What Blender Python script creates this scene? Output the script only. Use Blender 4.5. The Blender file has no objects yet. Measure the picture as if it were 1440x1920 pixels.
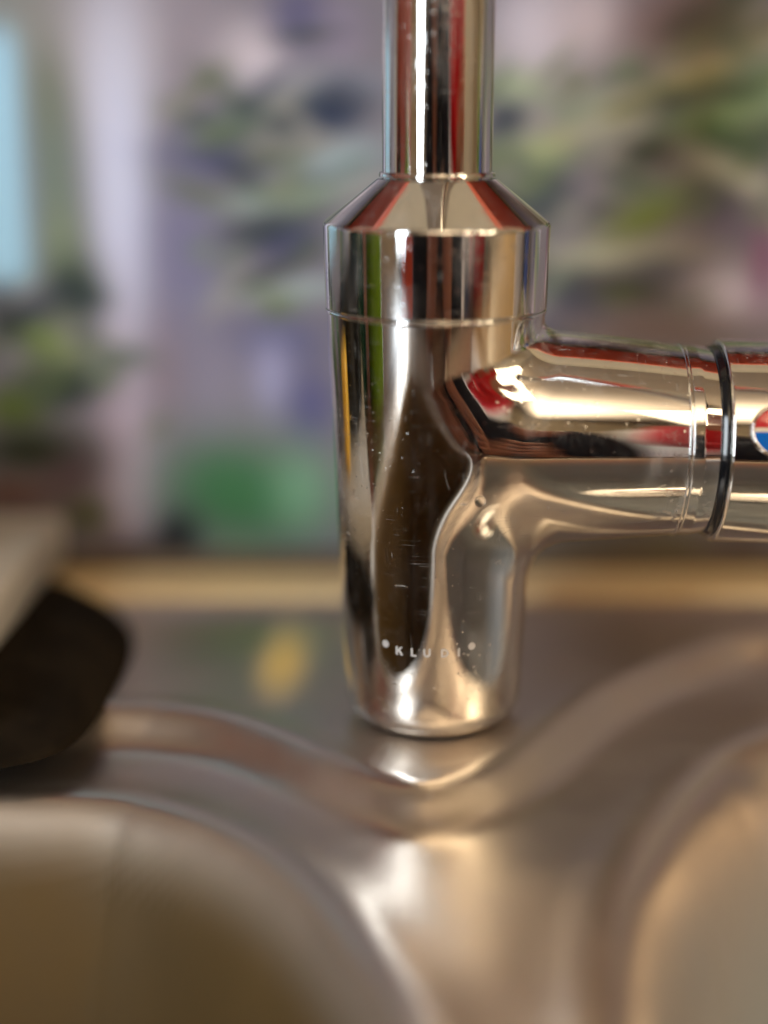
import bpy, bmesh, math, random
import numpy as np
from mathutils import Vector, Matrix

random.seed(4)
rng = np.random.default_rng(7)
R = math.radians
sc = bpy.context.scene
col = sc.collection

# ------------------------------------------------------------------ camera, world, light, exposure
CAM = Vector((-.01125, -.335, .132))
PITCH = R(15.33)
cd = bpy.data.cameras.new('camera'); cam = bpy.data.objects.new('camera', cd); col.objects.link(cam)
cam.location = CAM; cam.rotation_euler = (R(90) - PITCH, 0, 0)
cd.sensor_fit = 'HORIZONTAL'; cd.sensor_width = 36; cd.lens = 36 * 2900 / 1440
cd.clip_start = .004; cd.clip_end = 50
cd.dof.use_dof = True; cd.dof.focus_distance = .329; cd.dof.aperture_fstop = 2.7
sc.camera = cam
w = bpy.data.worlds.new('World'); sc.world = w; w.use_nodes = True
w.node_tree.nodes['Background'].inputs[0].default_value = (.95, .95, 1, 1)
w.node_tree.nodes['Background'].inputs[1].default_value = .10

def area(name, loc, target, size, size_y, power, color):
    l = bpy.data.lights.new(name, 'AREA'); l.shape = 'RECTANGLE'; l.size = size; l.size_y = size_y
    l.energy = power; l.color = color
    o = bpy.data.objects.new(name, l); col.objects.link(o); o.location = loc
    o.rotation_euler = (Vector(target) - Vector(loc)).to_track_quat('-Z', 'Y').to_euler()
    return o
area('window_daylight', (-1.0, -1.32, .52), (0, 0, .08), .32, 1.30, 17, (.86, .94, 1.0))
area('warm_afternoon_light', (1.35, -1.25, .92), (0, .05, .05), 1.2, 1.2, 29, (1.0, .80, .52))
up = area('ceiling_fill', (.2, -1.70, .62), (.2, -1.70, 1.5), .5, .5, 38, (1.0, .88, .66)); up.data.spread = R(95)  # added fill light, throws a cream pool on the ceiling for the chrome

sc.view_settings.view_transform = 'Standard'; sc.view_settings.look = 'None'
sc.view_settings.exposure = .38; sc.view_settings.gamma = 1
sc.cycles.use_denoising = True
sc.cycles.max_bounces = 10; sc.cycles.glossy_bounces = 8
sc.cycles.sample_clamp_indirect = 6
sc.cycles.blur_glossy = .3

# ------------------------------------------------------------------ helpers
def s2l(c):
    c = np.asarray(c, float) / 255.
    return np.where(c <= .04045, c / 12.92, ((c + .055) / 1.055) ** 2.4)

def tag(o, label=None, cat=None, group=None, kind=None):
    for k, v in (('label', label), ('category', cat), ('group', group), ('kind', kind)):
        if v: o[k] = v
    return o

def empty(name, loc=(0, 0, 0), rz=0):
    o = bpy.data.objects.new(name, None); col.objects.link(o); o.location = loc; o.rotation_euler = (0, 0, rz)
    o.empty_display_size = .02
    return o

def link(name, me, m, parent=None):
    o = bpy.data.objects.new(name, me); col.objects.link(o)
    if m and not me.materials: me.materials.append(m)
    if parent: o.parent = parent
    return o

def mesh(name, V, F, normals=None, smooth=True):
    me = bpy.data.meshes.new(name); me.from_pydata([tuple(map(float, v)) for v in V], [], [tuple(map(int, f)) for f in F]); me.update()
    if smooth: me.polygons.foreach_set('use_smooth', [True] * len(me.polygons))
    if normals is not None: me.normals_split_custom_set_from_vertices([tuple(map(float, n)) for n in normals])
    return me

def fillet_profile(pts, n=8):
    """pts: (r, z, fillet). Returns pieces of (r, z, nr, nz); right-hand normal of the walking direction."""
    P = [np.array(p[:2], float) for p in pts]
    segs = []; run = []
    def nrm(a, b):
        d = (b - a) / np.linalg.norm(b - a); return np.array([d[1], -d[0]])
    for i in range(len(P)):
        f = pts[i][2] if len(pts[i]) > 2 else 0
        if i == 0: run = [(*P[0], *nrm(P[0], P[1]))]; continue
        n0 = nrm(P[i-1], P[i])
        if i == len(P) - 1: run.append((*P[i], *n0)); segs.append(run); break
        n1 = nrm(P[i], P[i+1])
        if f <= 0:
            run.append((*P[i], *n0)); segs.append(run); run = [(*P[i], *n1)]; continue
        d0 = (P[i-1] - P[i]) / np.linalg.norm(P[i-1] - P[i]); d1 = (P[i+1] - P[i]) / np.linalg.norm(P[i+1] - P[i])
        ang = math.acos(np.clip(d0 @ d1, -1, 1)); t = f / math.tan(ang / 2)
        a = P[i] + d0 * t
        cross = n0[0] * n1[1] - n0[1] * n1[0]
        sgn = 1 if cross > 0 else -1
        c = a - n0 * f * sgn
        a0 = math.atan2(n0[1], n0[0]); a1 = math.atan2(n1[1], n1[0]); da = (a1 - a0 + math.pi) % (2 * math.pi) - math.pi
        for k in range(n + 1):
            aa = a0 + da * k / n; q = np.array([math.cos(aa), math.sin(aa)])
            run.append((*(c + q * f * sgn), *q))
    return segs

def lathe(name, pts, m, parent, mat=None, seg=160, nf=8):
    V = []; N = []; F = []
    ca = np.cos(np.arange(seg) * 2 * math.pi / seg); sa = np.sin(np.arange(seg) * 2 * math.pi / seg)
    for run in fillet_profile(pts, nf):
        b = len(V)
        for r, z, nr, nz in run:
            r = max(r, 1e-5)
            for c, s in zip(ca, sa): V.append((r * c, r * s, z)); N.append((nr * c, nr * s, nz))
        for i in range(len(run) - 1):
            for k in range(seg):
                k2 = (k + 1) % seg
                F.append((b + i * seg + k, b + i * seg + k2, b + (i+1) * seg + k2, b + (i+1) * seg + k))
    V = np.array(V); N = np.array(N)
    if mat is not None:
        A = np.array(mat); V = V @ A[:3, :3].T + A[:3, 3]; N = N @ A[:3, :3].T
    return link(name, mesh(name, V, F, N), m, parent)

def tube(name, path, rad, m, parent=None, seg=32, cap=True):
    P = [Vector(p) for p in path]; rad = rad if isinstance(rad, (list, tuple)) else [rad] * len(P)
    V = []; F = []; ref = None
    for i, p in enumerate(P):
        t = (P[min(i+1, len(P)-1)] - P[max(i-1, 0)]).normalized()
        if ref is None: ref = t.orthogonal().normalized()
        ref = (ref - t * ref.dot(t)).normalized(); b = t.cross(ref)
        for k in range(seg):
            a = 2 * math.pi * k / seg; V.append(p + (ref * math.cos(a) + b * math.sin(a)) * rad[i])
    for i in range(len(P) - 1):
        for k in range(seg):
            k2 = (k + 1) % seg; F.append((i*seg+k, i*seg+k2, (i+1)*seg+k2, (i+1)*seg+k))
    if cap: F.append(tuple(reversed(range(seg)))); F.append(tuple((len(P)-1)*seg + k for k in range(seg)))
    return link(name, mesh(name, V, F), m, parent)

def box(name, c, s, m, parent=None, bev=.003, rot=None, segs=3):
    bm = bmesh.new(); bmesh.ops.create_cube(bm, size=1)
    for v in bm.verts: v.co = Vector((v.co.x * s[0], v.co.y * s[1], v.co.z * s[2]))
    if bev: bmesh.ops.bevel(bm, geom=bm.edges[:], offset=min(bev, .45 * min(s)), segments=segs, profile=.5, affect='EDGES')
    M = (rot.to_4x4() if rot is not None else Matrix())
    M.translation = Vector(c); bm.transform(M)
    me = bpy.data.meshes.new(name); bm.to_mesh(me); bm.free()
    me.polygons.foreach_set('use_smooth', [True] * len(me.polygons)); me.set_sharp_from_angle(angle=R(40))
    return link(name, me, m, parent)

# ------------------------------------------------------------------ materials
def mat(name, base=(.5, .5, .5), rough=.5, metal=0, **kw):
    m = bpy.data.materials.new(name); m.use_nodes = True
    b = m.node_tree.nodes['Principled BSDF']
    b.inputs['Base Color'].default_value = (*base, 1); b.inputs['Roughness'].default_value = rough; b.inputs['Metallic'].default_value = metal
    for k, v in kw.items(): b.inputs[k.replace('_', ' ')].default_value = v
    return m

class NT:
    def __init__(s, m): s.t = m.node_tree; s.bsdf = s.t.nodes['Principled BSDF']; s.out = s.t.nodes['Material Output']
    def n(s, typ, ins=None, **at):
        x = s.t.nodes.new(typ)
        for k, v in at.items(): setattr(x, k, v)
        for k, v in (ins or {}).items():
            if hasattr(v, 'is_output'): s.t.links.new(v, x.inputs[k])
            else: x.inputs[k].default_value = v
        return x
    def math(s, op, a, b=0., c=0.): return s.n('ShaderNodeMath', {0: a, 1: b, 2: c}, operation=op).outputs[0]
    def ramp(s, f, a, b, lo=0., hi=1.):
        return s.n('ShaderNodeMapRange', {'Value': f, 'From Min': a, 'From Max': b, 'To Min': lo, 'To Max': hi}, interpolation_type='SMOOTHSTEP').outputs[0]
    def lk(s, a, b): s.t.links.new(a, b)

def varied(name, c1, c2, scale, rough=.6, stretch=(1, 1, 1), bump=0., detail=4, coat=0.):
    m = mat(name, c1, rough); q = NT(m)
    co = q.n('ShaderNodeTexCoord').outputs['Object']
    mp = q.n('ShaderNodeMapping', {'Vector': co, 'Scale': stretch}).outputs[0]
    f = q.n('ShaderNodeTexNoise', {'Vector': mp, 'Scale': scale, 'Detail': float(detail)}).outputs['Fac']
    f2 = q.ramp(f, .3, .7)
    mx = q.n('ShaderNodeMix', {'Factor': f2}, data_type='RGBA'); mx.inputs[6].default_value = (*c1, 1); mx.inputs[7].default_value = (*c2, 1)
    q.lk(mx.outputs[2], q.bsdf.inputs['Base Color'])
    if bump:
        b = q.n('ShaderNodeBump', {'Height': f, 'Strength': bump, 'Distance': .002}); q.lk(b.outputs[0], q.bsdf.inputs['Normal'])
    if coat: q.bsdf.inputs['Coat Weight'].default_value = coat
    return m

def chrome(name, dirt=1.0):
    m = mat(name, (.74, .735, .725), .02, 1.0); q = NT(m)
    co = q.n('ShaderNodeTexCoord').outputs['Object']
    # hazy finger smudges
    sm = q.n('ShaderNodeTexNoise', {'Vector': co, 'Scale': 62., 'Detail': 5., 'Roughness': .6}).outputs['Fac']
    smudge = q.ramp(sm, .46, .72)
    # fine hair scratches: thin iso-lines of strongly stretched noise, three directions
    scr = None
    for rot, sc_, th in (((.5, .2, .3), (9, 9, 1700), .007), ((1.2, .7, -.4), (1700, 9, 9), .007), ((.2, 1.0, .9), (9, 1900, 9), .006), ((.9, -.5, .2), (9, 9, 1400), .006)):
        mp = q.n('ShaderNodeMapping', {'Vector': co, 'Rotation': rot, 'Scale': sc_}).outputs[0]
        nz = q.n('ShaderNodeTexNoise', {'Vector': mp, 'Scale': 1.0, 'Detail': 0.0}).outputs['Fac']
        line = q.ramp(q.math('ABSOLUTE', q.math('SUBTRACT', nz, .5)), 0., th, 1., 0.)
        gate = q.ramp(q.n('ShaderNodeTexNoise', {'Vector': co, 'Scale': 190. + rot[0] * 90, 'Detail': 1.}).outputs['Fac'], .55, .66)
        line = q.math('MULTIPLY', line, gate)
        scr = line if scr is None else q.math('MAXIMUM', scr, line)
    # dried water specks and limescale
    vo = q.n('ShaderNodeTexVoronoi', {'Vector': co, 'Scale': 820., 'Randomness': 1.}, feature='F1')
    pick = q.math('GREATER_THAN', q.n('ShaderNodeSeparateColor', {0: vo.outputs['Color']}).outputs[0], .72)
    dot = q.math('MULTIPLY', q.ramp(vo.outputs['Distance'], .12, .2, 1., 0.), pick)
    vo2 = q.n('ShaderNodeTexVoronoi', {'Vector': co, 'Scale': 230., 'Randomness': 1.}, feature='F1')
    pick2 = q.math('GREATER_THAN', q.n('ShaderNodeSeparateColor', {0: vo2.outputs['Color']}).outputs[1], .75)
    ringd = q.math('ABSOLUTE', q.math('SUBTRACT', vo2.outputs['Distance'], .24))
    ring = q.math('MULTIPLY', q.ramp(ringd, .0, .06, 1., 0.), pick2)
    zone = q.ramp(q.n('ShaderNodeTexNoise', {'Vector': co, 'Scale': 34., 'Detail': 3.}).outputs['Fac'], .47, .60)
    crust = q.ramp(q.n('ShaderNodeTexNoise', {'Vector': co, 'Scale': 480., 'Detail': 8., 'Roughness': .72}).outputs['Fac'], .54, .68)
    # limescale gathers low on the body where water runs and stands
    z = q.n('ShaderNodeSeparateXYZ', {0: co}).outputs[2]
    low = q.math('MULTIPLY', q.ramp(z, .023, .035), q.ramp(z, .052, .034, 0., 1.))
    lime = q.math('MULTIPLY', q.math('MULTIPLY', crust, zone), q.math('ADD', q.math("MULTIPLY", low, .8), .05))
    specks = q.math('MULTIPLY', q.math('MAXIMUM', dot, q.math('MULTIPLY', ring, .12)), q.math('ADD', q.math('MULTIPLY', zone, .7), .12))
    bright = q.math('MINIMUM', q.math('ADD', q.math('MULTIPLY', scr, .34), q.math('ADD', q.math('MULTIPLY', lime, .8), q.math('MULTIPLY', specks, .34))), .8)
    wp = q.n('ShaderNodeMapping', {'Vector': co, 'Rotation': (.3, .5, .2), 'Scale': (260, 260, 30)}).outputs[0]
    wipe = q.ramp(q.n('ShaderNodeTexNoise', {'Vector': wp, 'Scale': 1., 'Detail': 4., 'Roughness': .65}).outputs['Fac'], .45, .75)
    haze = q.math('MULTIPLY', q.math('ADD', wipe, q.math('MULTIPLY', smudge, .4)), q.math('ADD', q.math('MULTIPLY', zone, .16), .015))
    bright = q.math('ADD', bright, haze)
    bright = q.math('MULTIPLY', bright, dirt)
    rough = q.math('ADD', .022, q.math('MULTIPLY', smudge, .045 * dirt))
    q.lk(rough, q.bsdf.inputs['Roughness'])
    hgt = q.math('ADD', q.math('MULTIPLY', specks, .5), lime)
    bp = q.n('ShaderNodeBump', {'Height': hgt, 'Strength': .35 * dirt, 'Distance': .0003}); q.lk(bp.outputs[0], q.bsdf.inputs['Normal'])
    film_or_glint = q.n('ShaderNodeBsdfDiffuse', {'Color': (.62, .60, .57, 1)})
    mixs = q.n('ShaderNodeMixShader', {0: bright, 1: q.bsdf.outputs[0], 2: film_or_glint.outputs[0]})
    q.lk(mixs.outputs[0], q.out.inputs['Surface'])
    return m

M_CHROME = chrome('dirty_chrome', 1.0)
M_CHROME2 = chrome('cleaner_chrome', .55)
M_ETCH = mat('etched_mark', (.62, .61, .60), .55, .55)
M_GASKET = mat('black_gasket', (.006, .007, .009), .12)
M_RED = mat('red_enamel', (.42, .015, .02), .18, Coat_Weight=.6)
M_BLUE = mat('blue_enamel', (.006, .11, .42), .18, Coat_Weight=.6)
M_STRIPE = mat('ivory_enamel', (.62, .52, .38), .25)
M_WATER = mat('water_drop', (1, 1, 1), .01, 0, Transmission_Weight=1.0, IOR=1.33)

def steel():
    m = mat('brushed_steel', (.60, .525, .455), .3, 1.0); q = NT(m)
    co = q.n('ShaderNodeTexCoord').outputs['Object']
    n1 = q.n('ShaderNodeTexNoise', {'Vector': co, 'Scale': 28., 'Detail': 5.}).outputs['Fac']

    mp = q.n('ShaderNodeMapping', {'Vector': co, 'Scale': (1500, 60, 60)}).outputs[0]
    n2 = q.n('ShaderNodeTexNoise', {'Vector': mp, 'Scale': 1., 'Detail': 2.}).outputs['Fac']
    # yellow reflection painted into the steel left of the faucet, soft edged
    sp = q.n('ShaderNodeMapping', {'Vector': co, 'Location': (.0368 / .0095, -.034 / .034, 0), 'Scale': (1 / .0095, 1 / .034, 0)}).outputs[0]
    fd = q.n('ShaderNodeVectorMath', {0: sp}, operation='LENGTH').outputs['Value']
    film_or_glint = q.math('MULTIPLY', q.ramp(fd, .1, 1.15, 1., 0.), .95)
    mx = q.n('ShaderNodeMix', {'Factor': film_or_glint}, data_type='RGBA'); mx.inputs[6].default_value = (.60, .525, .455, 1); mx.inputs[7].default_value = (1.0, .72, .22, 1)
    # brown reflection in the left bowl, put into its colour
    fc = q.n('ShaderNodeSeparateColor', {0: q.n('ShaderNodeVertexColor', layer_name='bowl_tint').outputs['Color']}).outputs[0]
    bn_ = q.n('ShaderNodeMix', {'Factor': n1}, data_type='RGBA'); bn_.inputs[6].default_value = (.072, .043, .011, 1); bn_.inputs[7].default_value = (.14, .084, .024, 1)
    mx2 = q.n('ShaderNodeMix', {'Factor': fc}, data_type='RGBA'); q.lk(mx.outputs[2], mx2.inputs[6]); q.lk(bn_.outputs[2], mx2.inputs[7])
    gc = q.n('ShaderNodeSeparateColor', {0: q.n('ShaderNodeVertexColor', layer_name='bowl_tint').outputs['Color']}).outputs[1]
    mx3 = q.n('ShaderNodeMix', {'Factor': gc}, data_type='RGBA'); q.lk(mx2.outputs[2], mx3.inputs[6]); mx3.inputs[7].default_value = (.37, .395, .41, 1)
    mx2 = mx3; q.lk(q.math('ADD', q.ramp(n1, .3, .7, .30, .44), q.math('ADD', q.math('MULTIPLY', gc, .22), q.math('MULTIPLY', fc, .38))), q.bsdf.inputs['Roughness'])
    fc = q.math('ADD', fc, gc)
    q.lk(mx2.outputs[2], q.bsdf.inputs['Base Color']); q.lk(q.math('MULTIPLY', q.math('SUBTRACT', 1., film_or_glint), q.math('SUBTRACT', 1., q.math('MULTIPLY', fc, .8))), q.bsdf.inputs['Metallic'])
    b = q.n('ShaderNodeBump', {'Height': n2, 'Strength': q.math('MULTIPLY', q.math('SUBTRACT', 1., fc), .05), 'Distance': .0004}); q.lk(b.outputs[0], q.bsdf.inputs['Normal'])
    return m
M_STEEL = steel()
M_WORKTOP = varied('oak_worktop', (.40, .27, .13), (.50, .36, .19), 14, .4, (1, 9, 9), .05)
M_WALNUT = varied('walnut_worktop', (.075, .042, .02), (.12, .07, .035), 14, .4, (1, 9, 9), .05)
M_OAKLIGHT = varied('light_oak', (.66, .50, .27), (.76, .60, .35), 14, .45, (1, 9, 9), .05)
M_CREAM = varied('cream_plaster', (.31, .27, .20), (.36, .31, .23), 3, .85)
M_CEIL = varied('ceiling_paint', (.30, .25, .205), (.35, .295, .24), 2, .9)
M_FLOOR = varied('floor_tiles', (.26, .2, .15), (.32, .25, .19), 3, .5)
M_BRICKRED = varied('red_lacquer', (.58, .070, .028), (.66, .09, .034), 6, .35)
M_WHITE = mat('white_lacquer', (.78, .8, .84), .4)
M_DARK = varied('dark_walnut', (.008, .0055, .0032), (.017, .012, .007), 60, .95, (1, 1, 1))
M_DARK.node_tree.nodes['Principled BSDF'].inputs['Specular IOR Level'].default_value = .08
M_SEAL = mat('brown_sealant', (.10, .075, .05), .6)
M_STONE = varied('beige_board', (.40, .37, .32), (.47, .44, .39), 22, .7)

# ------------------------------------------------------------------ the setting (what the chrome mirrors)
def struct(o): return tag(o, kind='structure')
WY = .1                                                            # splashback plane
struct(box('wall_back', (0, WY + .056, .4), (3.4, .10, 2.6), M_CREAM, bev=0))
struct(box('wall_front', (0, -2.65, .4), (3.4, .10, 2.6), M_CREAM, bev=0))
struct(box('wall_left', (-1.7, -1.25, .4), (.10, 2.7, 2.6), M_CREAM, bev=0))
struct(box('wall_right', (1.7, -1.25, .4), (.10, 2.7, 2.6), M_CREAM, bev=0))
struct(box('ceiling', (0, -1.25, 1.55), (3.5, 2.9, .1), M_CEIL, bev=0))
struct(box('floor', (0, -1.25, -.95), (3.5, 2.9, .1), M_FLOOR, bev=0))

# printed splashback: soft foliage print as vertex colours on a sheet with thickness
# (x mm, z mm, half width, half height, tilt deg, sRGB ink, cover)
PRINT = [
    (-105.9,146.5,25.9,22.1,0,(128,132,125),0.9), (-78.6,146.5,25.7,19.3,0,(152,147,157),0.9), (-84.2,134.1,10.8,26.6,0,(170,170,180),0.9), (-83.9,98.5,9.7,48.5,0,(178,184,206),1),
    (-85.9,30.3,8.5,41.3,0,(160,150,165),0.9), (-61.8,134.1,8.6,28.0,0,(140,135,145),0.8), (-45.8,139.6,10.1,10.4,0,(182,177,187),0.9), (-34.1,150.6,8.6,9.6,0,(95,95,125),0.9),
    (-22.7,146.5,7.2,8.3,0,(132,127,147),0.8), (-28.6,132.7,21.8,5.6,0,(130,135,150),0.8), (-52.0,122.9,13.9,4.3,20,(135,152,135),0.9), (-34.5,125.0,17.4,6.0,12,(72,88,100),0.95),
    (-27.0,123.6,8.5,4.8,5,(45,60,92),0.95), (-58.1,112.9,14.6,5.0,-6,(72,76,110),0.95), (-23.0,112.9,13.2,5.8,10,(140,157,166),0.9), (-39.2,102.9,19.1,4.1,8,(146,163,160),0.95),
    (-66.3,86.8,11.9,29.8,0,(118,118,147),0.85), (-38.0,91.2,14.2,6.7,0,(72,76,108),0.95), (-38.2,77.2,18.8,3.6,5,(142,155,162),0.95), (-41.4,62.8,15.1,9.2,0,(93,96,128),0.9),
    (-43.2,52.1,6.4,11.2,0,(142,144,172),0.95), (-31.9,44.4,7.6,11.0,0,(88,90,130),0.9), (-59.9,50.6,10.6,17.2,0,(130,128,146),0.8), (-74.2,53.7,6.0,17.1,0,(130,120,132),0.7),
    (-102.7,127.1,6.1,17.0,0,(115,120,110),0.9), (-101.7,105.8,6.8,21.9,0,(112,126,120),0.9), (-101.1,89.7,6.7,11.8,0,(122,134,118),0.9), (-98.0,77.9,8.2,9.1,0,(58,74,60),0.95),
    (-105.6,62.8,12.1,6.4,-18,(122,142,76),0.95), (-117.2,70.4,6.7,9.9,0,(42,48,58),0.95), (-104.0,50.3,12.9,6.2,0,(28,38,42),0.95), (-117.4,43.6,9.9,6.3,-10,(88,104,46),0.95),
    (-112.8,31.1,18.5,7.6,0,(40,50,24),0.95), (-101.6,24.0,10.0,6.4,30,(92,78,86),0.85), (-120.5,18.4,13.2,4.9,0,(104,80,72),0.9), (-97.6,11.9,6.2,4.6,0,(76,86,40),0.9),
    (-52.0,17.5,25.5,17.0,-8,(66,110,80),1), (-57.7,21.6,9.3,8.1,0,(70,114,84),0.6), (-35.3,19.2,9.3,12.1,0,(120,160,138),0.6), (-71.9,5.5,7.1,8.2,-25,(24,31,40),0.95),
    (-84.1,0.6,12.6,4.6,0,(70,60,55),0.8), (-53.6,-0.3,9.4,4.9,0,(108,128,108),0.7), (28.9,146.5,12.9,16.6,0,(172,170,182),0.95), (43.8,149.2,11.4,11.0,0,(166,159,166),0.9),
    (65.5,145.1,13.6,12.4,0,(118,102,105),0.9), (86.0,149.9,10.7,6.9,0,(84,88,74),0.95), (45.1,132.7,21.8,7.8,20,(130,128,130),0.8), (24.2,132.0,8.0,5.1,0,(157,168,150),0.9),
    (22.2,123.6,6.7,6.2,0,(62,70,84),0.95), (29.7,114.4,13.1,5.2,8,(130,152,120),0.9), (59.8,129.2,40.6,4.2,25,(154,154,126),0.95), (85.3,126.4,18.8,7.4,20,(124,147,114),0.9),
    (91.3,134.1,7.2,5.6,20,(128,150,132),0.8), (82.1,118.4,17.5,4.9,-20,(72,98,76),0.95), (87.1,107.9,19.1,3.8,-26,(158,162,156),0.95), (58.9,115.1,15.3,5.8,0,(76,72,68),0.9),
    (35.9,102.9,8.5,7.3,0,(62,74,82),0.95), (50.6,103.6,9.6,8.8,0,(116,111,121),0.8), (62.6,98.5,16.3,5.6,28,(106,120,64),0.95), (79.4,101.4,8.9,6.1,-20,(70,73,84),0.95),
    (87.2,94.1,11.9,6.6,0,(106,102,121),0.85), (49.8,86.5,23.7,4.0,4,(150,153,140),0.95), (57.6,77.2,22.5,5.1,-6,(68,70,66),0.95), (38.1,79.4,7.4,5.1,0,(66,73,85),0.9),
    (86.1,75.7,12.8,8.3,0,(172,170,188),0.95), (94.8,84.6,4.2,12.7,0,(126,95,122),0.9), (61.0,66.6,31.7,5.8,0,(113,103,105),0.9), (45.1,0.6,26.7,8.2,0,(76,70,49),0.95),
    (73.3,0.6,12.6,5.6,0,(94,92,58),0.9), (95.3,0.6,10.9,6.3,0,(72,58,55),0.9), (8.7,38.2,26.0,47.4,0,(105,102,112),0.6), (62.6,30.3,40.0,23.9,0,(95,90,92),0.7),
]

def splashback():
    x0, x1, z0, z1 = -.62, .62, -.0015, .198
    xs = np.unique(np.concatenate([np.linspace(x0, -.14, 90), np.linspace(-.14, .13, 240), np.linspace(.13, x1, 90)]))
    zs = np.linspace(z0, z1, 190)
    X, Z = np.meshgrid(xs, zs); X *= 1000; Z *= 1000
    C = np.empty(X.shape + (3,)); C[:] = s2l((120, 118, 128))
    st = []
    pal = [(128,124,139), (84,120,92), (150,153,140), (72,76,108), (172,170,186), (120,140,78), (40,48,44), (160,150,165)]
    for side in (-1, 1):
        for i in range(70):
            cx = side * random.uniform(150, 610); st.append((cx, random.uniform(0, 195), random.uniform(8, 30), random.uniform(4, 16), random.uniform(-40, 40), random.choice(pal), .9))
    st += PRINT
    # mottled leaves between the large ones
    leaf = [(56, 70, 62), (82, 97, 82), (116, 130, 112), (58, 64, 82), (142, 142, 140), (94, 106, 74)]
    for x_, z_, a_, n_ in ((-45, 118, 22, 26), (45, 105, 45, 60), (-100, 60, 18, 26), (70, 130, 30, 26), (-45, 85, 22, 20)):
        for _ in range(n_):
            st.append((random.gauss(x_, a_ * .6), random.gauss(z_, a_ * .5), random.uniform(4, 11), random.uniform(1.6, 4), random.choice((-25, 10, 25, 40)) + random.uniform(-12, 12), random.choice(leaf), .55))
    for cx, cz, a, b, t, c, al in st:
        dx = X - cx; dz = Z - cz; ct, s_ = math.cos(R(t)), math.sin(R(t))
        u = (dx * ct + dz * s_) / a; v = (-dx * s_ + dz * ct) / b
        wgt = al * np.exp(-(u * u + v * v) ** 1.1)
        C = C * (1 - wgt[..., None]) + s2l(c) * wgt[..., None]
    # the pale blue patch at the print's left: sky between the leaves
    sky = 1 / (1 + np.exp((X + 110.5) / 1.5)) / (1 + np.exp((X + 200) / -3)) / (1 + np.exp((80 - Z) / 1.6)) / (1 + np.exp((Z - 147) / 2.2))
    lum = C.mean(-1, keepdims=True); C = np.clip(lum + (C - lum) * .96, .002, 1); C = np.clip(.205 * (C / .19) ** 1.34, .004, .9)
    C = C * (1 - sky[..., None]) + np.array((.40, .72, .98)) * sky[..., None]
    nx, nz = len(xs), len(zs)
    V = [(x, WY, z) for z in zs for x in xs] + [(x, WY + .005, z) for z in (z0, z1) for x in (x0, x1)]
    F = [(j*nx+i, j*nx+i+1, (j+1)*nx+i+1, (j+1)*nx+i) for j in range(nz-1) for i in range(nx-1)]
    b = nx * nz; tl = (nz-1) * nx
    F += [(b, b+2, b+3, b+1), (0, tl, b+2, b), (nx-1, b+1, b+3, tl+nx-1), (tl, tl+nx-1, b+3, b+2), (0, b, b+1, nx-1)]
    me = mesh('splashback', V, F, smooth=False)
    at = me.color_attributes.new('print', 'FLOAT_COLOR', 'POINT')
    buf = np.ones((len(V), 4)); buf[:nx*nz, :3] = C.reshape(-1, 3) * 1.0
    at.data.foreach_set('color', buf.ravel())
    m = mat('printed_panel', (.5, .5, .5), .45, Specular_IOR_Level=.25); q = NT(m)
    a = q.n('ShaderNodeVertexColor', layer_name='print')
    q.lk(a.outputs['Color'], q.bsdf.inputs['Base Color'])
    return tag(link('splashback_panel', me, m), 'soft lavender and green foliage print panel on the wall behind the faucet', 'splashback')
splashback()

# red shelf over the print, mirrored along the upper side of the lever housing
sh = empty('wall_shelf', (0, WY, .22)); tag(sh, 'red lacquered shelf over the printed panel, mirrored in the chrome shoulder', 'shelf')
box('shelf_board', (0, -.035, 0), (1.3, .062, .018), M_BRICKRED, sh)
box('shelf_upstand', (0, -.006, .075), (1.3, .010, .13), M_BRICKRED, sh)

# worktop round the sink
wk = empty('worktop', (0, 0, -.02)); tag(wk, kind='structure')
box('worktop_strip', (0, .0862, .0065), (2.6, .0272, .022), M_OAKLIGHT, wk, .002)
box('seal_strip', (0, .0965, .0190), (2.6, .0068, .005), M_SEAL, wk, .002)
box('worktop_strip', (-.69, -.165, -.002), (.87, .474, .024), M_WALNUT, wk, .002)
box('worktop_strip', (.72, -.165, -.002), (.87, .474, .024), M_WORKTOP, wk, .002)
box('worktop_strip', (0, -.43, -.002), (2.6, .05, .024), M_WALNUT, wk, .004)

# ------------------------------------------------------------------ sink
def spline(P, n=10, closed=True):
    P = np.array(P, float); N = len(P); out = []
    for i in range(N if closed else N - 1):
        p0, p1, p2, p3 = (P[(i + k) % N] if closed else P[min(max(i + k, 0), N - 1)] for k in (-1, 0, 1, 2))
        for k in range(n):
            t = k / n
            out.append(.5 * ((2*p1) + (-p0+p2)*t + (2*p0-5*p1+4*p2-p3)*t*t + (-p0+3*p1-3*p2+p3)*t**3))
    return np.array(out)
def sdist(pts, poly):
    """signed distance, positive inside"""
    d = np.full(len(pts), 1e9); ins = np.zeros(len(pts), bool); A = poly; B = np.roll(poly, -1, 0)
    for a, b in zip(A, B):
        e = b - a; L = e @ e
        if L < 1e-14: continue
        t = np.clip(((pts - a) @ e) / L, 0, 1); q = a + t[:, None] * e
        d = np.minimum(d, np.hypot(*(pts - q).T))
        c = ((a[1] > pts[:, 1]) != (b[1] > pts[:, 1]))
        with np.errstate(divide='ignore', invalid='ignore'):
            xi = a[0] + (pts[:, 1] - a[1]) * e[0] / (e[1] if abs(e[1]) > 1e-12 else 1e-12)
        ins ^= c & (pts[:, 0] < xi)
    return np.where(ins, d, -d)
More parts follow.
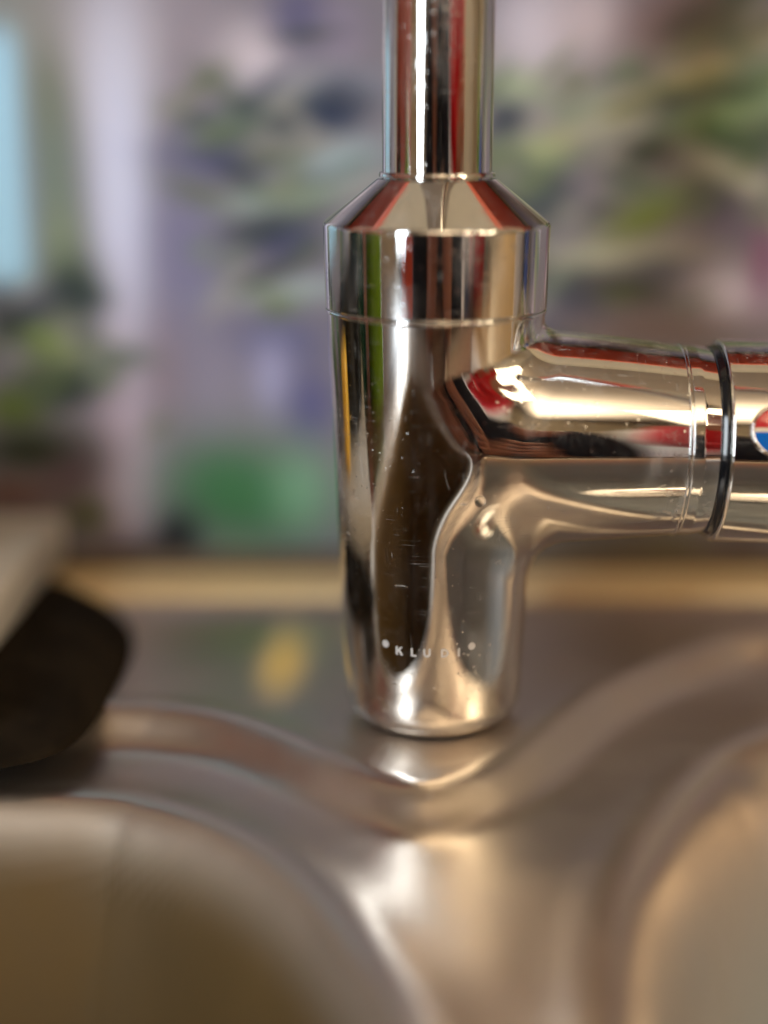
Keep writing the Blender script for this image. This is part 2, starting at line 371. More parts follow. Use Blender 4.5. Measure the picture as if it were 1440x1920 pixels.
STEP = [(-.40, -.020), (-.15, -.0200), (-.0742, -.0209), (-.060, -.0222), (-.0479, -.0268), (-.0357, -.0366), (-.0241, -.0484), (-.0133, -.0570), (-.0035, -.0612), (.0076, -.0558), (.0169, -.0458), (.0259, -.0324), (.0406, -.0086), (.0556, .0081), (.0709, .0208), (.0844, .0284), (.13, .037), (.40, .040), (.40, -.39), (-.40, -.39)]
BOWL_L = [(-.0713, -.0546), (-.0602, -.0582), (-.0489, -.0652), (-.0377, -.0762), (-.0270, -.0922), (-.0182, -.1115), (-.0129, -.1269), (-.0095, -.155), (-.010, -.24), (-.025, -.33), (-.06, -.36), (-.14, -.365), (-.185, -.33), (-.195, -.18), (-.175, -.085), (-.14, -.056), (-.11, -.053)]
BOWL_R = [(.0719, -.0239), (.058, -.0406), (.0462, -.0629), (.0374, -.0844), (.0329, -.1031), (.0306, -.1195), (.0285, -.145), (.029, -.24), (.04, -.33), (.075, -.36), (.19, -.365), (.235, -.33), (.245, -.14), (.225, -.03), (.17, .000), (.11, .000)]
DECK = -.008
def grow(P): return [(-.01125 + (x + .01125) * 1.0606, -.335 + (y + .335) * 1.0606) for x, y in P]
STEP, BOWL_L, BOWL_R = grow(STEP), grow(BOWL_L), grow(BOWL_R)
def sink():
    xs = np.unique(np.round(np.concatenate([np.arange(-.252, -.14, .003), np.arange(-.14, .14, .0016), np.arange(.14, .283, .003)]), 6))
    ys = np.unique(np.round(np.concatenate([np.arange(-.405, -.17, .0022), np.arange(-.17, .0745, .0016)]), 6))
    X, Y = np.meshgrid(xs, ys); pts = np.stack([X.ravel(), Y.ravel()], 1)
    ds = sdist(pts, np.vstack([spline(STEP[:-2], 6, False), np.array([STEP[-3], (.45, -.42), (-.45, -.42)])]))
    Z = -.0075 / (1 + np.exp(-ds / .0023))
    Z += .0012 * np.exp(-((ds + .005) / .005) ** 2)                       # rolled bead along the step
    fin = None
    for P, dep in ((BOWL_L, .150), (BOWL_R, .150)):
        d = sdist(pts, spline(P, 8))
        dd = np.clip(d + .007, 0, None)
        Z += -dep * (1 - np.exp(-(dd / .034) ** 2.2))
        Z += .0012 * np.exp(-((d + .009) / .006) ** 2)
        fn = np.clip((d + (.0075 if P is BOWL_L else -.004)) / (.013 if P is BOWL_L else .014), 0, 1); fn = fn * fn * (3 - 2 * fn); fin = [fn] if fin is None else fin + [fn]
    yy = pts[:, 1]
    Z += .0030 * np.exp(-((yy - .0700) / .0045) ** 2)                      # raised back rim
    Z -= .003 / (1 + np.exp(-(yy - .0735) / .0006))
    hx = np.maximum(np.where(pts[:, 0] < 0, -pts[:, 0] - .238, pts[:, 0] - .268), 0); Z -= 6 * hx ** 2 * 3
    Z += .00035 * np.sin(pts[:, 0] * 61 + 1.3) * np.sin(yy * 47) * (ds < -.004)   # slightly buckled sheet
    nx, ny = len(xs), len(ys)
    F = [(j*nx+i, j*nx+i+1, (j+1)*nx+i+1, (j+1)*nx+i) for j in range(ny-1) for i in range(nx-1)]
    me = mesh('sink_sheet', np.column_stack([pts, Z]), F)
    at = me.color_attributes.new('bowl_tint', 'FLOAT_COLOR', 'POINT'); at.data.foreach_set('color', np.column_stack([fin[0], fin[1], fin[0], np.ones_like(fin[0])]).ravel())
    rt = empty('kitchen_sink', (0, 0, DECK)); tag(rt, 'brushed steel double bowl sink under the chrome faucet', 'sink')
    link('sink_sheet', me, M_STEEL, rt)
    for cx, cy in ((.135, -.18), (-.118, -.21)):
        T = Matrix.Translation((cx, cy, -.1545))
        d = lathe('drain', [(.044, .0, 0), (.044, .004, .001), (.036, .0045, .001), (.030, .0012, .001), (.020, .001, .001), (.0185, .005, .002), (.0001, .006, 0)][::1], M_CHROME2, rt, T, 64, 4)
    return rt
sink()

# ------------------------------------------------------------------ faucet
faucet = empty('kitchen_faucet', (0, 0, 0))
tag(faucet, 'chrome kitchen faucet with water spots standing on the sink deck', 'faucet')
AZ = .0582
AD = Vector((math.cos(R(0.8)) * math.cos(R(1.2)), -math.sin(R(0.8)) * math.cos(R(1.2)), -math.sin(R(1.2)))).normalized()
AO = Vector((0, 0, AZ)); a_d = np.array(AD); a_o = np.array(AO)
SEAM_Z, SEAM_S = .0859, .0530
def smax(a, b, k): h = np.clip(.5 + .5 * (a - b) / k, 0, 1); return b * (1 - h) + a * h + k * h * (1 - h)
def field(P):
    x, y, z = P[:, 0], P[:, 1], P[:, 2]
    rho = np.hypot(x, y) + 1e-9
    Rb = .02015 + .0405 * np.clip(z, -.02, .1)
    f1 = (rho - Rb)
    # rounded foot (true circular fillet)
    rf = .0062; qx = f1 + rf; qz = DECK - z + rf
    f1 = np.where((qx > 0) & (qz > 0), np.hypot(np.maximum(qx, 0), np.maximum(qz, 0)) - rf, np.maximum(f1, DECK - z))
    D = P - a_o; s = D @ a_d; E = D - s[:, None] * a_d; r2 = np.linalg.norm(E, axis=1) + 1e-9
    t = np.clip((s - .016) / (SEAM_S - .016), 0, 1.3)
    Ra = .0236 - .0027 * t ** 1.6
    f2 = smax(r2 - Ra, .001 - s, .010)
    dot = np.clip((x * E[:, 0] + y * E[:, 1]) / (rho * r2), -1, 1)
    k = .0050 * np.clip(1 - dot, 0, 1.0) ** .7 + .0050
    tz = np.clip((z - .070) / .014, 0, 1); k = k * (1 - .66 * tz * tz * (3 - 2 * tz))
    h = np.clip(.5 + .5 * (f2 - f1) / k, 0, 1)
    return f2 * (1 - h) + f1 * h - k * h * (1 - h)
def grad(P, e=2e-5):
    g = np.empty_like(P)
    for i in range(3):
        d = np.zeros(3); d[i] = e; g[:, i] = (field(P + d) - field(P - d)) / (2 * e)
    return g
def surface_nets(lo, hi, h):
    ax = [np.arange(lo[i], hi[i] + h, h) for i in range(3)]; n = [len(a) for a in ax]
    G = np.stack(np.meshgrid(*ax, indexing='ij'), -1).reshape(-1, 3); f = field(G).reshape(n); s = f < 0
    # active cells
    c = [n[i] - 1 for i in range(3)]
    cnt = sum(s[i:i+c[0], j:j+c[1], k:k+c[2]].astype(int) for i in (0, 1) for j in (0, 1) for k in (0, 1))
    act = (cnt > 0) & (cnt < 8); idx = np.full(c, -1); idx[act] = np.arange(act.sum())
    I = np.argwhere(act); V = np.array(lo) + (I + .5) * h
    F = []
    for a in range(3):
        b, d = (a + 1) % 3, (a + 2) % 3
        sl0 = [slice(1, c[i]) for i in range(3)]; sl1 = list(sl0)
        sl0[a] = slice(0, c[a]); sl1[a] = slice(1, c[a] + 1)
        A = s[tuple(sl0)]; B = s[tuple(sl1)]; E = np.argwhere(A != B); flip = A[tuple(E.T)]
        off = np.array([1, 1, 1]); off[a] = 0; E = E + off
        def cell(db, dd):
            q = E.copy(); q[:, b] -= db; q[:, d] -= dd; return idx[tuple(q.T)]
        Q = np.stack([cell(1, 1), cell(0, 1), cell(0, 0), cell(1, 0)], 1)
        Q[~flip] = Q[~flip][:, ::-1]; F.append(Q)
    return V, np.concatenate(F)
def faucet_body():
    V, F = surface_nets((-.0265, -.0265, -.0105), (.058, .0265, .0885), .00075)
    for _ in range(6):
        g = grad(V); V = V - (field(V) / np.maximum((g * g).sum(1), .05))[:, None] * g
    me0 = mesh('tmp', V, F, smooth=True); bm = bmesh.new(); bm.from_mesh(me0)
    for co, no in (((0, 0, SEAM_Z), (0, 0, 1)), (tuple(AO + AD * SEAM_S), tuple(AD))):
        bmesh.ops.bisect_plane(bm, geom=bm.verts[:] + bm.edges[:] + bm.faces[:], dist=1e-7, plane_co=co, plane_no=no, clear_outer=True)
    me = bpy.data.meshes.new('body'); bm.to_mesh(me); bm.free()
    P = np.empty(len(me.vertices) * 3); me.vertices.foreach_get('co', P); P = P.reshape(-1, 3)
    N = grad(P); N /= np.linalg.norm(N, axis=1)[:, None]
    me.polygons.foreach_set('use_smooth', [True] * len(me.polygons))
    me.normals_split_custom_set_from_vertices([tuple(v) for v in N])
    return link('body', me, M_CHROME, faucet)
body = faucet_body()
rb_top = .02015 + .0405 * SEAM_Z
lathe('base_seal', [(.0120, DECK + .0002, 0), (.0160, DECK + .0002, .0004), (.0157, DECK + .0012, .0004), (.0120, DECK + .0015, 0)], M_GASKET, faucet, None, 96, 4)
lathe('body_seam', [(rb_top - .0015, SEAM_Z - .0006, 0), (rb_top + .00025, SEAM_Z - .0005, .0003), (rb_top + .0003, SEAM_Z + .0003, .0003), (rb_top - .0015, SEAM_Z + .0006, 0)], M_CHROME2, faucet, None, 200, 6)
# cap with conical shoulder
lathe('shoulder_cap', [(.018, SEAM_Z + .0004, 0), (.0239, SEAM_Z + .0004, .0005), (.0243, SEAM_Z + .0185, .0013), (.0127, .1135, .0006), (.0100, .1140, 0)], M_CHROME, faucet, None, 200, 10)
# riser and swan neck
pp = [(0, 0, .110 + .0125 * i) for i in range(13)]; zc = pp[-1][2]; rad = .085; az = R(-90 + 52)
dx, dy = math.cos(az), math.sin(az)
pp += [(dx * (rad - rad * math.cos(R(a))), dy * (rad - rad * math.cos(R(a))), zc + rad * math.sin(R(a))) for a in range(6, 181, 6)]
ex, ey, ez = pp[-1]; pp += [(ex, ey, ez - .02), (ex, ey, ez - .055)]
pipe = tube('spout_pipe', pp, .0117, M_CHROME, faucet, 96, False)
lathe('aerator', [(.0117, 0, 0), (.0135, .0005, .0006), (.0135, .022, .0006), (.0112, .0225, 0)], M_CHROME2, faucet, Matrix.Translation((ex, ey, ez - .072)), 64)
lathe('pipe_collar', [(.0118, .1139, 0), (.0125, .1139, .0003), (.0123, .1149, .0005), (.0117, .1150, 0)], M_CHROME2, faucet)
# lever housing along AD: local z -> AD
TA = Matrix.Translation(AO) @ AD.to_track_quat('Z', 'Y').to_matrix().to_4x4()
lathe('housing_seam', [(.0190, SEAM_S - .0006, 0), (.02125, SEAM_S - .0005, .0003), (.02122, SEAM_S + .0003, .0003), (.0190, SEAM_S + .0006, 0)], M_CHROME2, faucet, TA, 200, 6)
lathe('housing_ring', [(.0195, SEAM_S + .0003, 0), (.0209, SEAM_S + .0003, .0004), (.0209, SEAM_S + .0028, .004), (.0202, .0597, .0006), (.0185, .0601, 0)], M_CHROME, faucet, TA, 200, 8)
lathe('gasket', [(.0183, .0590, 0), (.0206, .0592, .0008), (.0214, .0610, .0008), (.0190, .0620, 0)], M_GASKET, faucet, TA, 160)
hd = lathe('handle', [(.0185, .0611, 0), (.0222, .0611, .0007), (.0224, .110, .005), (.0150, .118, .004), (.0001, .119, 0)], M_CHROME, faucet, TA, 200, 8)
tube('lever', [TA @ Vector((.0, .0, .108)), TA @ Vector((0, 0, .135)), TA @ Vector((0, 0, .17))], [.007, .006, .0055], M_CHROME2, faucet, 32)

# round red and blue temperature badge on the handle's front
def badge():
    bn = Vector((0, -math.cos(R(18)), math.sin(R(18)))); bn = (bn - AD * bn.dot(AD)).normalized()
    c = AO + AD * .0701 + bn * .0222
    up = AD.cross(bn); up = up if up.z > 0 else -up
    B = Matrix((AD, up, bn)).transposed().to_4x4(); B.translation = c
    lathe('badge_rim', [(.0054, -.0016, 0), (.0054, .0004, .0003), (.0048, .0008, .0003), (.0044, .0001, 0)], M_CHROME2, hd, B, 72, 5)
    def sector(name, y0, y1, m):
        V = []; F = []; n = 22; rr = .0047
        for j in range(9):
            y = y0 + (y1 - y0) * j / 8; hx = math.sqrt(max(rr * rr - y * y, 0))
            for i in range(n + 1):
                x = -hx + 2 * hx * i / n; V.append(B @ Vector((x, y, .0001 + .00075 * (1 - (x*x + y*y) / rr**2))))
        for j in range(8):
            for i in range(n): a = j*(n+1)+i; F.append((a, a+1, a+n+2, a+n+1))
        link(name, mesh(name, V, F), m, hd)
    sector('red_half', .00055, .00469, M_RED); sector('ivory_stripe', -.00035, .00055, M_STRIPE); sector('blue_half', -.00469, -.00035, M_BLUE)
badge()

# etched mark on the body: letters and two dots wrapped on the tapered foot
def wrap_poly(name, outline, hole=None):
    """outline in mm (u along the curve, v up) -> thin raised patch on the body"""
    bm = bmesh.new()
    loops = [outline] + ([hole] if hole else [])
    edges = []
    for lp in loops:
        dense = []
        for i in range(len(lp)):
            a, b = lp[i], lp[(i+1) % len(lp)]; L = math.dist(a, b); k = max(1, int(L / .22))
            dense += [(a[0] + (b[0]-a[0])*j/k, a[1] + (b[1]-a[1])*j/k) for j in range(k)]
        vs = [bm.verts.new((p[0], p[1], 0)) for p in dense]
        edges += [bm.edges.new((vs[i], vs[(i+1) % len(vs)])) for i in range(len(vs))]
    bmesh.ops.triangle_fill(bm, use_beauty=True, edges=edges)
    for v in bm.verts:
        z = ZT + v.co.y / 1000; rr = .02015 + .0405 * z + .00006; a = UT + v.co.x / 1000 / .0208
        v.co = Vector((rr * math.sin(a), -rr * math.cos(a), z))
    bmesh.ops.recalc_face_normals(bm, faces=bm.faces[:])
    me = bpy.data.meshes.new(name); bm.to_mesh(me); bm.free()
    me.polygons.foreach_set('use_smooth', [True] * len(me.polygons))
    return link(name, me, M_ETCH, body)
ZT, UT = .0132, R(-4.9)
H = 1.95; T = .46
def arc(cx, cy, r, a0, a1, n=10): return [(cx + r*math.cos(R(a0+(a1-a0)*i/n)), cy + r*math.sin(R(a0+(a1-a0)*i/n))) for i in range(n+1)]
def shift(P, u): return [(x + u, y) for x, y in P]
K = [(0, 0), (T, 0), (T, .64), (.66, .85), (1.15, 0), (1.72, 0), (.98, 1.2), (1.66, H), (1.06, H), (T, 1.22), (T, H), (0, H)]
Lt = [(0, 0), (1.2, 0), (1.2, .42), (T, .42), (T, H), (0, H)]
U = [(0, H), (0, .8)] + arc(.8, .8, .8, 180, 360)[1:] + [(1.6, H), (1.16, H), (1.16, .8)] + arc(.8, .8, .36, 360, 180)[1:-1] + [(.44, .8), (.44, H)]
Dd = [(0, 0), (.7, 0)] + arc(.7, H/2, H/2, -90, 90)[1:] + [(0, H)]
Dh = [(.43, .4), (.7, .4)] + arc(.7, H/2, H/2-.4, -90, 90)[1:] + [(.43, H-.4)]
I_ = [(0, 0), (T, 0), (T, H), (0, H)]
for nm, P, hole, u in (('letter', K, None, -7.2), ('letter', Lt, None, -3.75), ('letter', U, None, -1.0), ('letter', Dd, Dh, 2.85), ('letter', I_, None, 6.55)):
    wrap_poly(nm, shift(P, u), shift(hole, u) if hole else None)
for u in (-9.7, 9.75): wrap_poly('dot', arc(u, 2.1, .85, 0, 342, 19))

# a few standing water drops on the chrome
for k, (p, r_) in enumerate([((.0088, -.0222, .0490), .0012)]):
    P = np.array([p]);
    for _ in range(6): g = grad(P); P = P - field(P)[:, None] * g
    n = Vector(grad(P)[0]).normalized(); bm = bmesh.new(); bmesh.ops.create_icosphere(bm, subdivisions=3, radius=r_)
    q = n.to_track_quat('Z', 'Y').to_matrix().to_4x4(); q.translation = Vector(P[0])
    for v in bm.verts: v.co.z = max(v.co.z, -.2 * r_) * .35; v.co.y *= 1.25 if v.co.y < 0 else 1
    bm.transform(q); me = bpy.data.meshes.new('water_drop'); bm.to_mesh(me); bm.free()
    me.polygons.foreach_set('use_smooth', [True] * len(me.polygons))
    o = link('water_drop', me, M_WATER)
    tag(o, 'clear water drop clinging just under the lever housing junction', 'water drop')

# ------------------------------------------------------------------ things beside the faucet
tag(box('draining_board', (-.213, .030, .0085), (.22, .125, .014), M_STONE, None, .003, Matrix.Rotation(R(-1), 3, 'Z')), 'beige board lying at the far left of the sink', 'board')
def folded_cloth():
    nr, na = 16, 48; V = [(0, 0, 1.)]; F = []
    for r_ in range(1, nr + 1):
        for k in range(na):
            a = 2 * math.pi * k / na; q = r_ / nr; w_ = 1 + .05 * math.sin(3 * a + 1) + .04 * math.sin(5 * a)
            V.append((q * w_ * math.cos(a), q * w_ * math.sin(a), (1 - q ** 3.2) * (1 + .06 * math.sin(4 * a + 5 * q))))
    F = [(0, 1 + k, 1 + (k + 1) % na) for k in range(na)]
    F += [(1+(r_-1)*na+k, 1+r_*na+k, 1+r_*na+(k+1)%na, 1+(r_-1)*na+(k+1)%na) for r_ in range(1, nr) for k in range(na)]
    n0 = len(V); V += [(x, y, -.02) for x, y, z in V[n0-na:]] ; F.append(tuple(n0 + k for k in reversed(range(na))))
    F += [(n0-na+k, n0+k, n0+(k+1)%na, n0-na+(k+1)%na) for k in range(na)]
    ct, st_ = math.cos(R(7)), math.sin(R(7))
    V = [(-.0985 + .0225 * x * ct - .062 * y * st_, .0285 + .0225 * x * st_ + .062 * y * ct, DECK + .0008 + .0125 * z * (.8 + .25 * y)) for x, y, z in V]
    return link('dish_cloth', mesh('dish_cloth', V, F), M_DARK)
tag(folded_cloth(), 'dark brown folded cloth between the beige board and the sink deck', 'cloth')

def bottle(name, loc, r, h, m, capm, label, cat):
    o = empty(name, loc); tag(o, label, cat); T = None
    lathe('bottle_body', [(.001, .0005, 0), (r, .0005, .004), (r, h * .68, r * .45), (r * .36, h * .86, .004), (r * .36, h * .9, 0)], m, o, T, 48, 5)
    lathe('bottle_cap', [(r * .36, h * .88, 0), (r * .42, h * .88, .001), (r * .42, h, .003), (.001, h, 0)], capm, o, T, 48, 4)
M_GREEN = mat('green_plastic', (.14, .27, .012), .25); M_DGREEN = mat('dark_green_glass', (.006, .035, .02), .12)
M_YEL = mat('yellow_plastic', (.75, .42, .04), .4); M_BLUEP = mat('blue_plastic', (.03, .09, .35), .3); M_IVORY = mat('ivory_ceramic', (.62, .55, .46), .3)
zt = -.0099
bottle('dish_soap_bottle', (-.305, -.138, zt), .050, .140, M_GREEN, M_WHITE, 'bright green bottle mirrored in the left of the chrome cap', 'bottle')
pt = empty('added_pan', (-.215, .030, .0158)); tag(pt, 'unseen black pan added on the beige board to darken the chrome at the left', 'added_pan')  # out of view, added for its dark reflection in the body
M_ADDED_PAN = mat('added_pan_black', (.008, .008, .007), .3)
lathe('added_pan_body', [(.001, .0, 0), (.050, .0, .008), (.054, .052, .001), (.051, .052, .001), (.047, .006, .006), (.001, .004, 0)], M_ADDED_PAN, pt, None, 64, 5)
tube('added_pan_handle', [(-.052, 0, .044), (-.09, -.004, .050), (-.17, -.006, .058)], [.006, .007, .008], M_ADDED_PAN, pt, 16)
bottle('oil_bottle', (-.335, -.022, zt), .050, .128, M_DGREEN, M_DARK, 'dark green glass bottle mirrored beside the bright green one', 'bottle')
tag(box('kitchen_sponge', (-.137, .050, .0158 + .0185), (.030, .022, .037), M_YEL, None, .005), 'yellow sponge on the beige board, mirrored low on the left of the body', 'sponge')
mg = empty('mug', (.37, -.02, zt)); tag(mg, 'ivory mug mirrored at the right of the chrome cap', 'mug')
lathe('cup', [(.001, .002, 0), (.036, .001, .006), (.040, .095, .0015), (.0365, .095, .0015), (.033, .008, .004), (.001, .006, 0)], M_IVORY, mg, None, 48, 5)
tube('mug_handle', [(.038 + .024 * math.sin(R(a)), 0, .05 - .03 * math.cos(R(a))) for a in range(0, 181, 12)], .005, M_IVORY, mg, 12)
bottle('spray_bottle', (.40, .052, zt), .028, .16, M_BLUEP, M_WHITE, 'blue plastic bottle mirrored at the far right of the cap', 'bottle')
bottle('vinegar_bottle', (.47, .010, zt), .028, .19, M_GREEN, M_DARK, 'olive green bottle with dark cap mirrored right of the mug', 'bottle')

# red kitchen units with a white top, mirrored behind the photographer
un = empty('kitchen_units', (.0, -2.3, -.9)); tag(un, 'row of red kitchen units with white top and plinth mirrored in the chrome', 'kitchen units')
for i in range(5): box('unit_door', (-1.2 + i * .6, .302, .46), (.585, .02, .60), M_BRICKRED, un)
box('carcass', (0, 0, .46), (3.0, .58, .66), M_BRICKRED, un, .002)
box('unit_top', (0, .02, .82), (3.1, .64, .04), M_WHITE, un); box('plinth', (0, .22, .06), (3.0, .1, .12), M_WHITE, un)

# tall cupboards left: maroon stripe in the pipe
tw = empty('tall_cupboard', (-1.42, -.33, -.9)); tag(tw, 'tall red brown cupboard mirrored in the left of the pipe', 'cupboard')
M_MAROON = varied('maroon_wood', (.20, .032, .02), (.26, .045, .03), 8, .5, (1, 1, 6))
box('cupboard_case', (0, 0, 1.1), (.4, .82, 2.2), M_MAROON, tw)
for s_ in (-1, 1): box('cupboard_door', (.212, s_ * .205, 1.1), (.02, .40, 2.1), M_MAROON, tw)

# ------------------------------------------------------------------ phone and photographer, mirrored in the chrome
N_ = Vector((0, math.cos(PITCH), -math.sin(PITCH))); U_ = Vector((0, math.sin(PITCH), math.cos(PITCH))); X_ = Vector((1, 0, 0))
PC = CAM - N_ * .018 + X_ * .020 - U_ * .040
def ph(x, u, n): return PC + X_ * x + U_ * u + N_ * n
RP = Matrix((X_, U_, N_)).transposed()
M_NAVY = mat('navy_glass', (.004, .008, .022), .15); M_BLK = mat('black_rubber', (.004, .004, .005), .4)
pn = empty('phone', PC); tag(pn, 'dark navy phone held up in front of the faucet, mirrored in the chrome', 'phone'); 
pn.matrix_world = Matrix.Translation(PC) @ RP.to_4x4()
box('phone_body', (0, 0, 0), (.078, .156, .0078), M_NAVY, pn, .0035)
box('camera_bump', (-.020, .040, .0050), (.032, .034, .0018), M_BLK, pn, .0008)
for k, (x, u) in enumerate(((-.028, .048), (-.028, .032), (-.012, .040))):
    lathe('lens_ring', [(.0066, 0, 0), (.0066, .0016, .0004), (.0054, .0016, .0003), (.0052, .0008, 0), (.0001, .0008, 0)], M_BLK, pn, Matrix.Translation((x, u, .0058)), 32, 3)

def skinned(name, pts, edges, radii, m, parent=None, sub=2, root=0):
    me = bpy.data.meshes.new(name); me.from_pydata([tuple(p) for p in pts], edges, []); me.update()
    o = link(name, me, m, parent)
    sk = o.modifiers.new('skin', 'SKIN'); sk.use_smooth_shade = True; sk.branch_smoothing = .6
    for i, r in enumerate(radii):
        v = me.skin_vertices[0].data[i]; v.radius = r if isinstance(r, tuple) else (r, r); v.use_root = i == root
    if sub: s_ = o.modifiers.new('sub', 'SUBSURF'); s_.levels = sub; s_.render_levels = sub
    return o
M_SKIN = varied('skin', (.42, .20, .13), (.50, .25, .17), 30, .5)
M_SWEATER = varied('red_wool', (.72, .012, .022), (.80, .018, .03), 120, .85, (1, 1, 1), .3)
M_JEANS = varied('dark_jeans', (.012, .018, .04), (.02, .03, .06), 200, .9)
M_HAIR = varied('brown_hair', (.05, .028, .015), (.09, .05, .03), 90, .5, (1, 1, .1))
def V3(x, y, z): return Vector((x, y, z))
class Fig:
    def __init__(s): s.p = []; s.r = []; s.e = []
    def add(s, q, r, frm=None):
        s.p.append(Vector(q)); s.r.append(r)
        if frm is not None: s.e.append((frm, len(s.p) - 1))
        return len(s.p) - 1
def blob(P, r, nm, m, parent, back=None):
    bm = bmesh.new(); bmesh.ops.create_icosphere(bm, subdivisions=3, radius=1)
    for v in bm.verts: v.co = Vector((v.co.x * r[0], v.co.y * r[1], v.co.z * r[2])) + Vector(P)
    me = bpy.data.meshes.new(nm); bm.to_mesh(me); bm.free(); me.polygons.foreach_set('use_smooth', [True] * len(me.polygons)); return link(nm, me, m, parent)
M_EYE = mat('eye_white', (.5, .48, .45), .3); M_LIP = mat('lips', (.36, .09, .08), .5)
def head(f, nk, x, y, z):
    jw = f.add((x, y + .02, z - .075), (.062, .072), nk); hd_ = f.add((x, y + .01, z), (.074, .092), jw); f.add((x, y, z + .07), (.048, .055), hd_)
def face(o, x, y, z, hm):
    blob((x, y + .105, z - .03), (.013, .017, .024), 'nose', M_SKIN, o)
    for q in (-1, 1):
        blob((x + q * .030, y + .090, z), (.013, .008, .008), 'eye', M_EYE, o); blob((x + q * .072, y + .01, z - .015), (.010, .018, .030), 'ear', M_SKIN, o)
    blob((x, y + .093, z - .063), (.024, .008, .008), 'mouth', M_LIP, o)
    blob((x, y - .010, z + .022), (.083, .092, .088), 'hair', hm, o)

# photographer crouching behind the phone, both hands round it
f = Fig(); cx = -.035
pel = f.add((cx, -.86, -.26), (.15, .12)); ab = f.add((cx, -.80, -.05), (.14, .10), pel); ch = f.add((cx, -.70, .16), (.175, .11), ab)
nk = f.add((cx, -.66, .30), .055, ch); head(f, nk, cx, -.63, .42)
for q in (-1, 1):
    kn = f.add((cx + q * .17, -.62, -.50), .062, pel); an = f.add((cx + q * .15, -.86, -.84), .04, kn); f.add((cx + q * .15, -.72, -.875), (.038, .022), an)
arm_pts = []
for q in (-1, 1):
    X = lambda v: q * v
    s0 = f.add((cx + q * .205, -.66, .23), .058, ch); e0 = f.add((cx + .035 + q * .155, -.50, -.10), .046, s0)
    w0 = f.add(ph(X(.070), -.132, -.046), .031, e0); h1 = f.add(ph(X(.066), -.085, -.028), (.030, .020), w0); h2 = f.add(ph(X(.060), -.050, -.018), (.028, .017), h1)
    arm_pts.append((s0, e0, w0))
    for k, (u, L) in enumerate(((-.016, .95), (-.038, 1.05), (-.059, 1.0), (-.079, .82))):
        a = f.add(ph(X(.060), u, -.008), .0108, h2 if k < 2 else h1); b = f.add(ph(X(.056), u + .002, .0135), .0096, a); c = f.add(ph(X(.056 - .026 * L), u + .005, .0160), .0088, b); f.add(ph(X(.056 - .042 * L), u + .008, .0142), .0078, c)
    a = f.add(ph(X(.036), -.070, -.030), .0125, h1); b = f.add(ph(X(.020), -.048, -.024), .0105, a); f.add(ph(X(.012), -.026, -.0175), .009, b)
pa = skinned('person', f.p, f.e, f.r, M_SKIN, None, 2, 0)
tag(pa, 'crouching person in dark navy holding the phone, mirrored as the dark centre of the chrome', 'person')
face(pa, cx, -.63, .42, mat('black_hair', (.008, .006, .005), .5))
M_NAVYW = varied('navy_wool', (.006, .009, .022), (.012, .017, .036), 160, .9)
sp = [f.p[pel], f.p[ab], f.p[ch], f.p[nk] - V3(0, 0, .03)]; se = [(0, 1), (1, 2), (2, 3)]; sr = [(.165, .135), (.150, .12), (.175, .13), (.066, .066)]
for s0, e0, w0 in arm_pts:
    b = len(sp); sp += [f.p[s0], f.p[e0], f.p[w0] + (f.p[e0] - f.p[w0]) * .62]; se += [(2, b), (b, b + 1), (b + 1, b + 2)]; sr += [.088, .070, .056]
skinned('sweater', sp, se, sr, M_NAVYW, pa, 2, 1)
jp = [f.p[pel]]; je = []; jr = [(.165, .14)]
for q in (-1, 1):
    b = len(jp); jp += [V3(cx + q * .17, -.62, -.50), V3(cx + q * .15, -.85, -.82)]; je += [(0, b), (b, b + 1)]; jr += [.085, .055]
skinned('trousers', jp, je, jr, M_JEANS, pa, 2, 0)

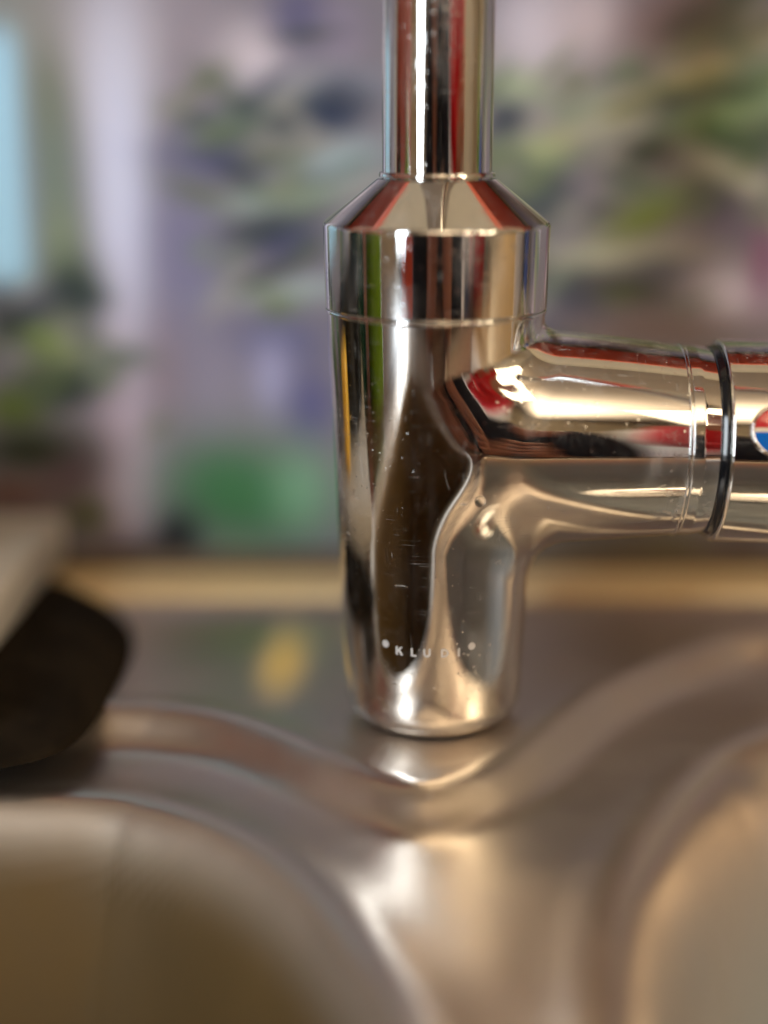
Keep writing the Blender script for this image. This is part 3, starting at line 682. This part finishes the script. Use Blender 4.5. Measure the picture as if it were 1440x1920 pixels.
# second person standing to the right in a red sweater
f = Fig(); x, y = .57, -.72
pel = f.add((x, y, .0), (.15, .10)); ab = f.add((x, y + .01, .18), (.125, .09), pel); ch = f.add((x, y + .02, .34), (.15, .10), ab)
nk = f.add((x, y + .03, .48), .052, ch); head(f, nk, x, y + .02, .63)
for q in (-1, 1):
    hp = f.add((x + q * .09, y, -.08), .085, pel); kn = f.add((x + q * .10, y + .03, -.45), .056, hp); an = f.add((x + q * .10, y, -.84), .036, kn); f.add((x + q * .11, y + .14, -.875), (.035, .022), an)
arm_pts = []
for q in (-1, 1):
    s0 = f.add((x + q * .19, y + .01, .40), .056, ch); e0 = f.add((x + q * .25, y + .03, .12), .042, s0); w0 = f.add((x + q * .12, y + .20, .09), .028, e0); h1 = f.add((x + q * .06, y + .22, .10), (.036, .018), w0)
    arm_pts.append((s0, e0, w0))
    for k in range(4):
        a = f.add((x + q * .025, y + .225 + .012 * (q > 0), .135 - .018 * k), .009, h1); f.add((x - q * (.008 - .004 * abs(k - 1)), y + .22 + .018 * (q > 0), .135 - .018 * k), .008, a)
    a = f.add((x + q * .045, y + .215, .15), .010, h1); f.add((x + q * .02, y + .212, .168), .008, a)
pb = skinned('person', f.p, f.e, f.r, M_SKIN, None, 2, 0)
tag(pb, 'standing person in a red sweater with hands together, mirrored right of the dark centre', 'person')
face(pb, x, y + .02, .63, M_HAIR)
sp = [f.p[pel] + V3(0, 0, -.22), f.p[ab], f.p[ch], f.p[nk] - V3(0, 0, .035)]; se = [(0, 1), (1, 2), (2, 3)]; sr = [(.165, .115), (.145, .105), (.165, .115), (.06, .06)]
for s0, e0, w0 in arm_pts:
    b = len(sp); sp += [f.p[s0], f.p[e0], f.p[w0] + (f.p[e0] - f.p[w0]) * .12]; se += [(2, b), (b, b + 1), (b + 1, b + 2)]; sr += [.068, .052, .040]
skinned('sweater', sp, se, sr, M_SWEATER, pb, 2, 1)
jp = [V3(x, y, -.02)]; je = []; jr = [(.155, .11)]
for q in (-1, 1):
    b = len(jp); jp += [V3(x + q * .09, y, -.10), V3(x + q * .10, y + .03, -.45), V3(x + q * .10, y, -.81)]; je += [(0, b), (b, b+1), (b+1, b+2)]; jr += [.098, .07, .055]
skinned('trousers', jp, je, jr, M_JEANS, pb, 2, 0)

# white fridge between the two people
fr = empty('refrigerator', (1.02, -1.98, -.9)); tag(fr, 'white refrigerator mirrored as a pale stripe beside the red sweater', 'refrigerator')
box('fridge_case', (0, 0, .85), (.58, .58, 1.7), M_WHITE, fr, .01)
for z, h in ((.38, .70), (1.22, .92)):
    d = box('fridge_door', (0, .305, z), (.57, .03, h), M_WHITE, fr, .008); box('door_handle', (-.24, .335, z), (.02, .025, .3), M_CHROME2, d, .006)
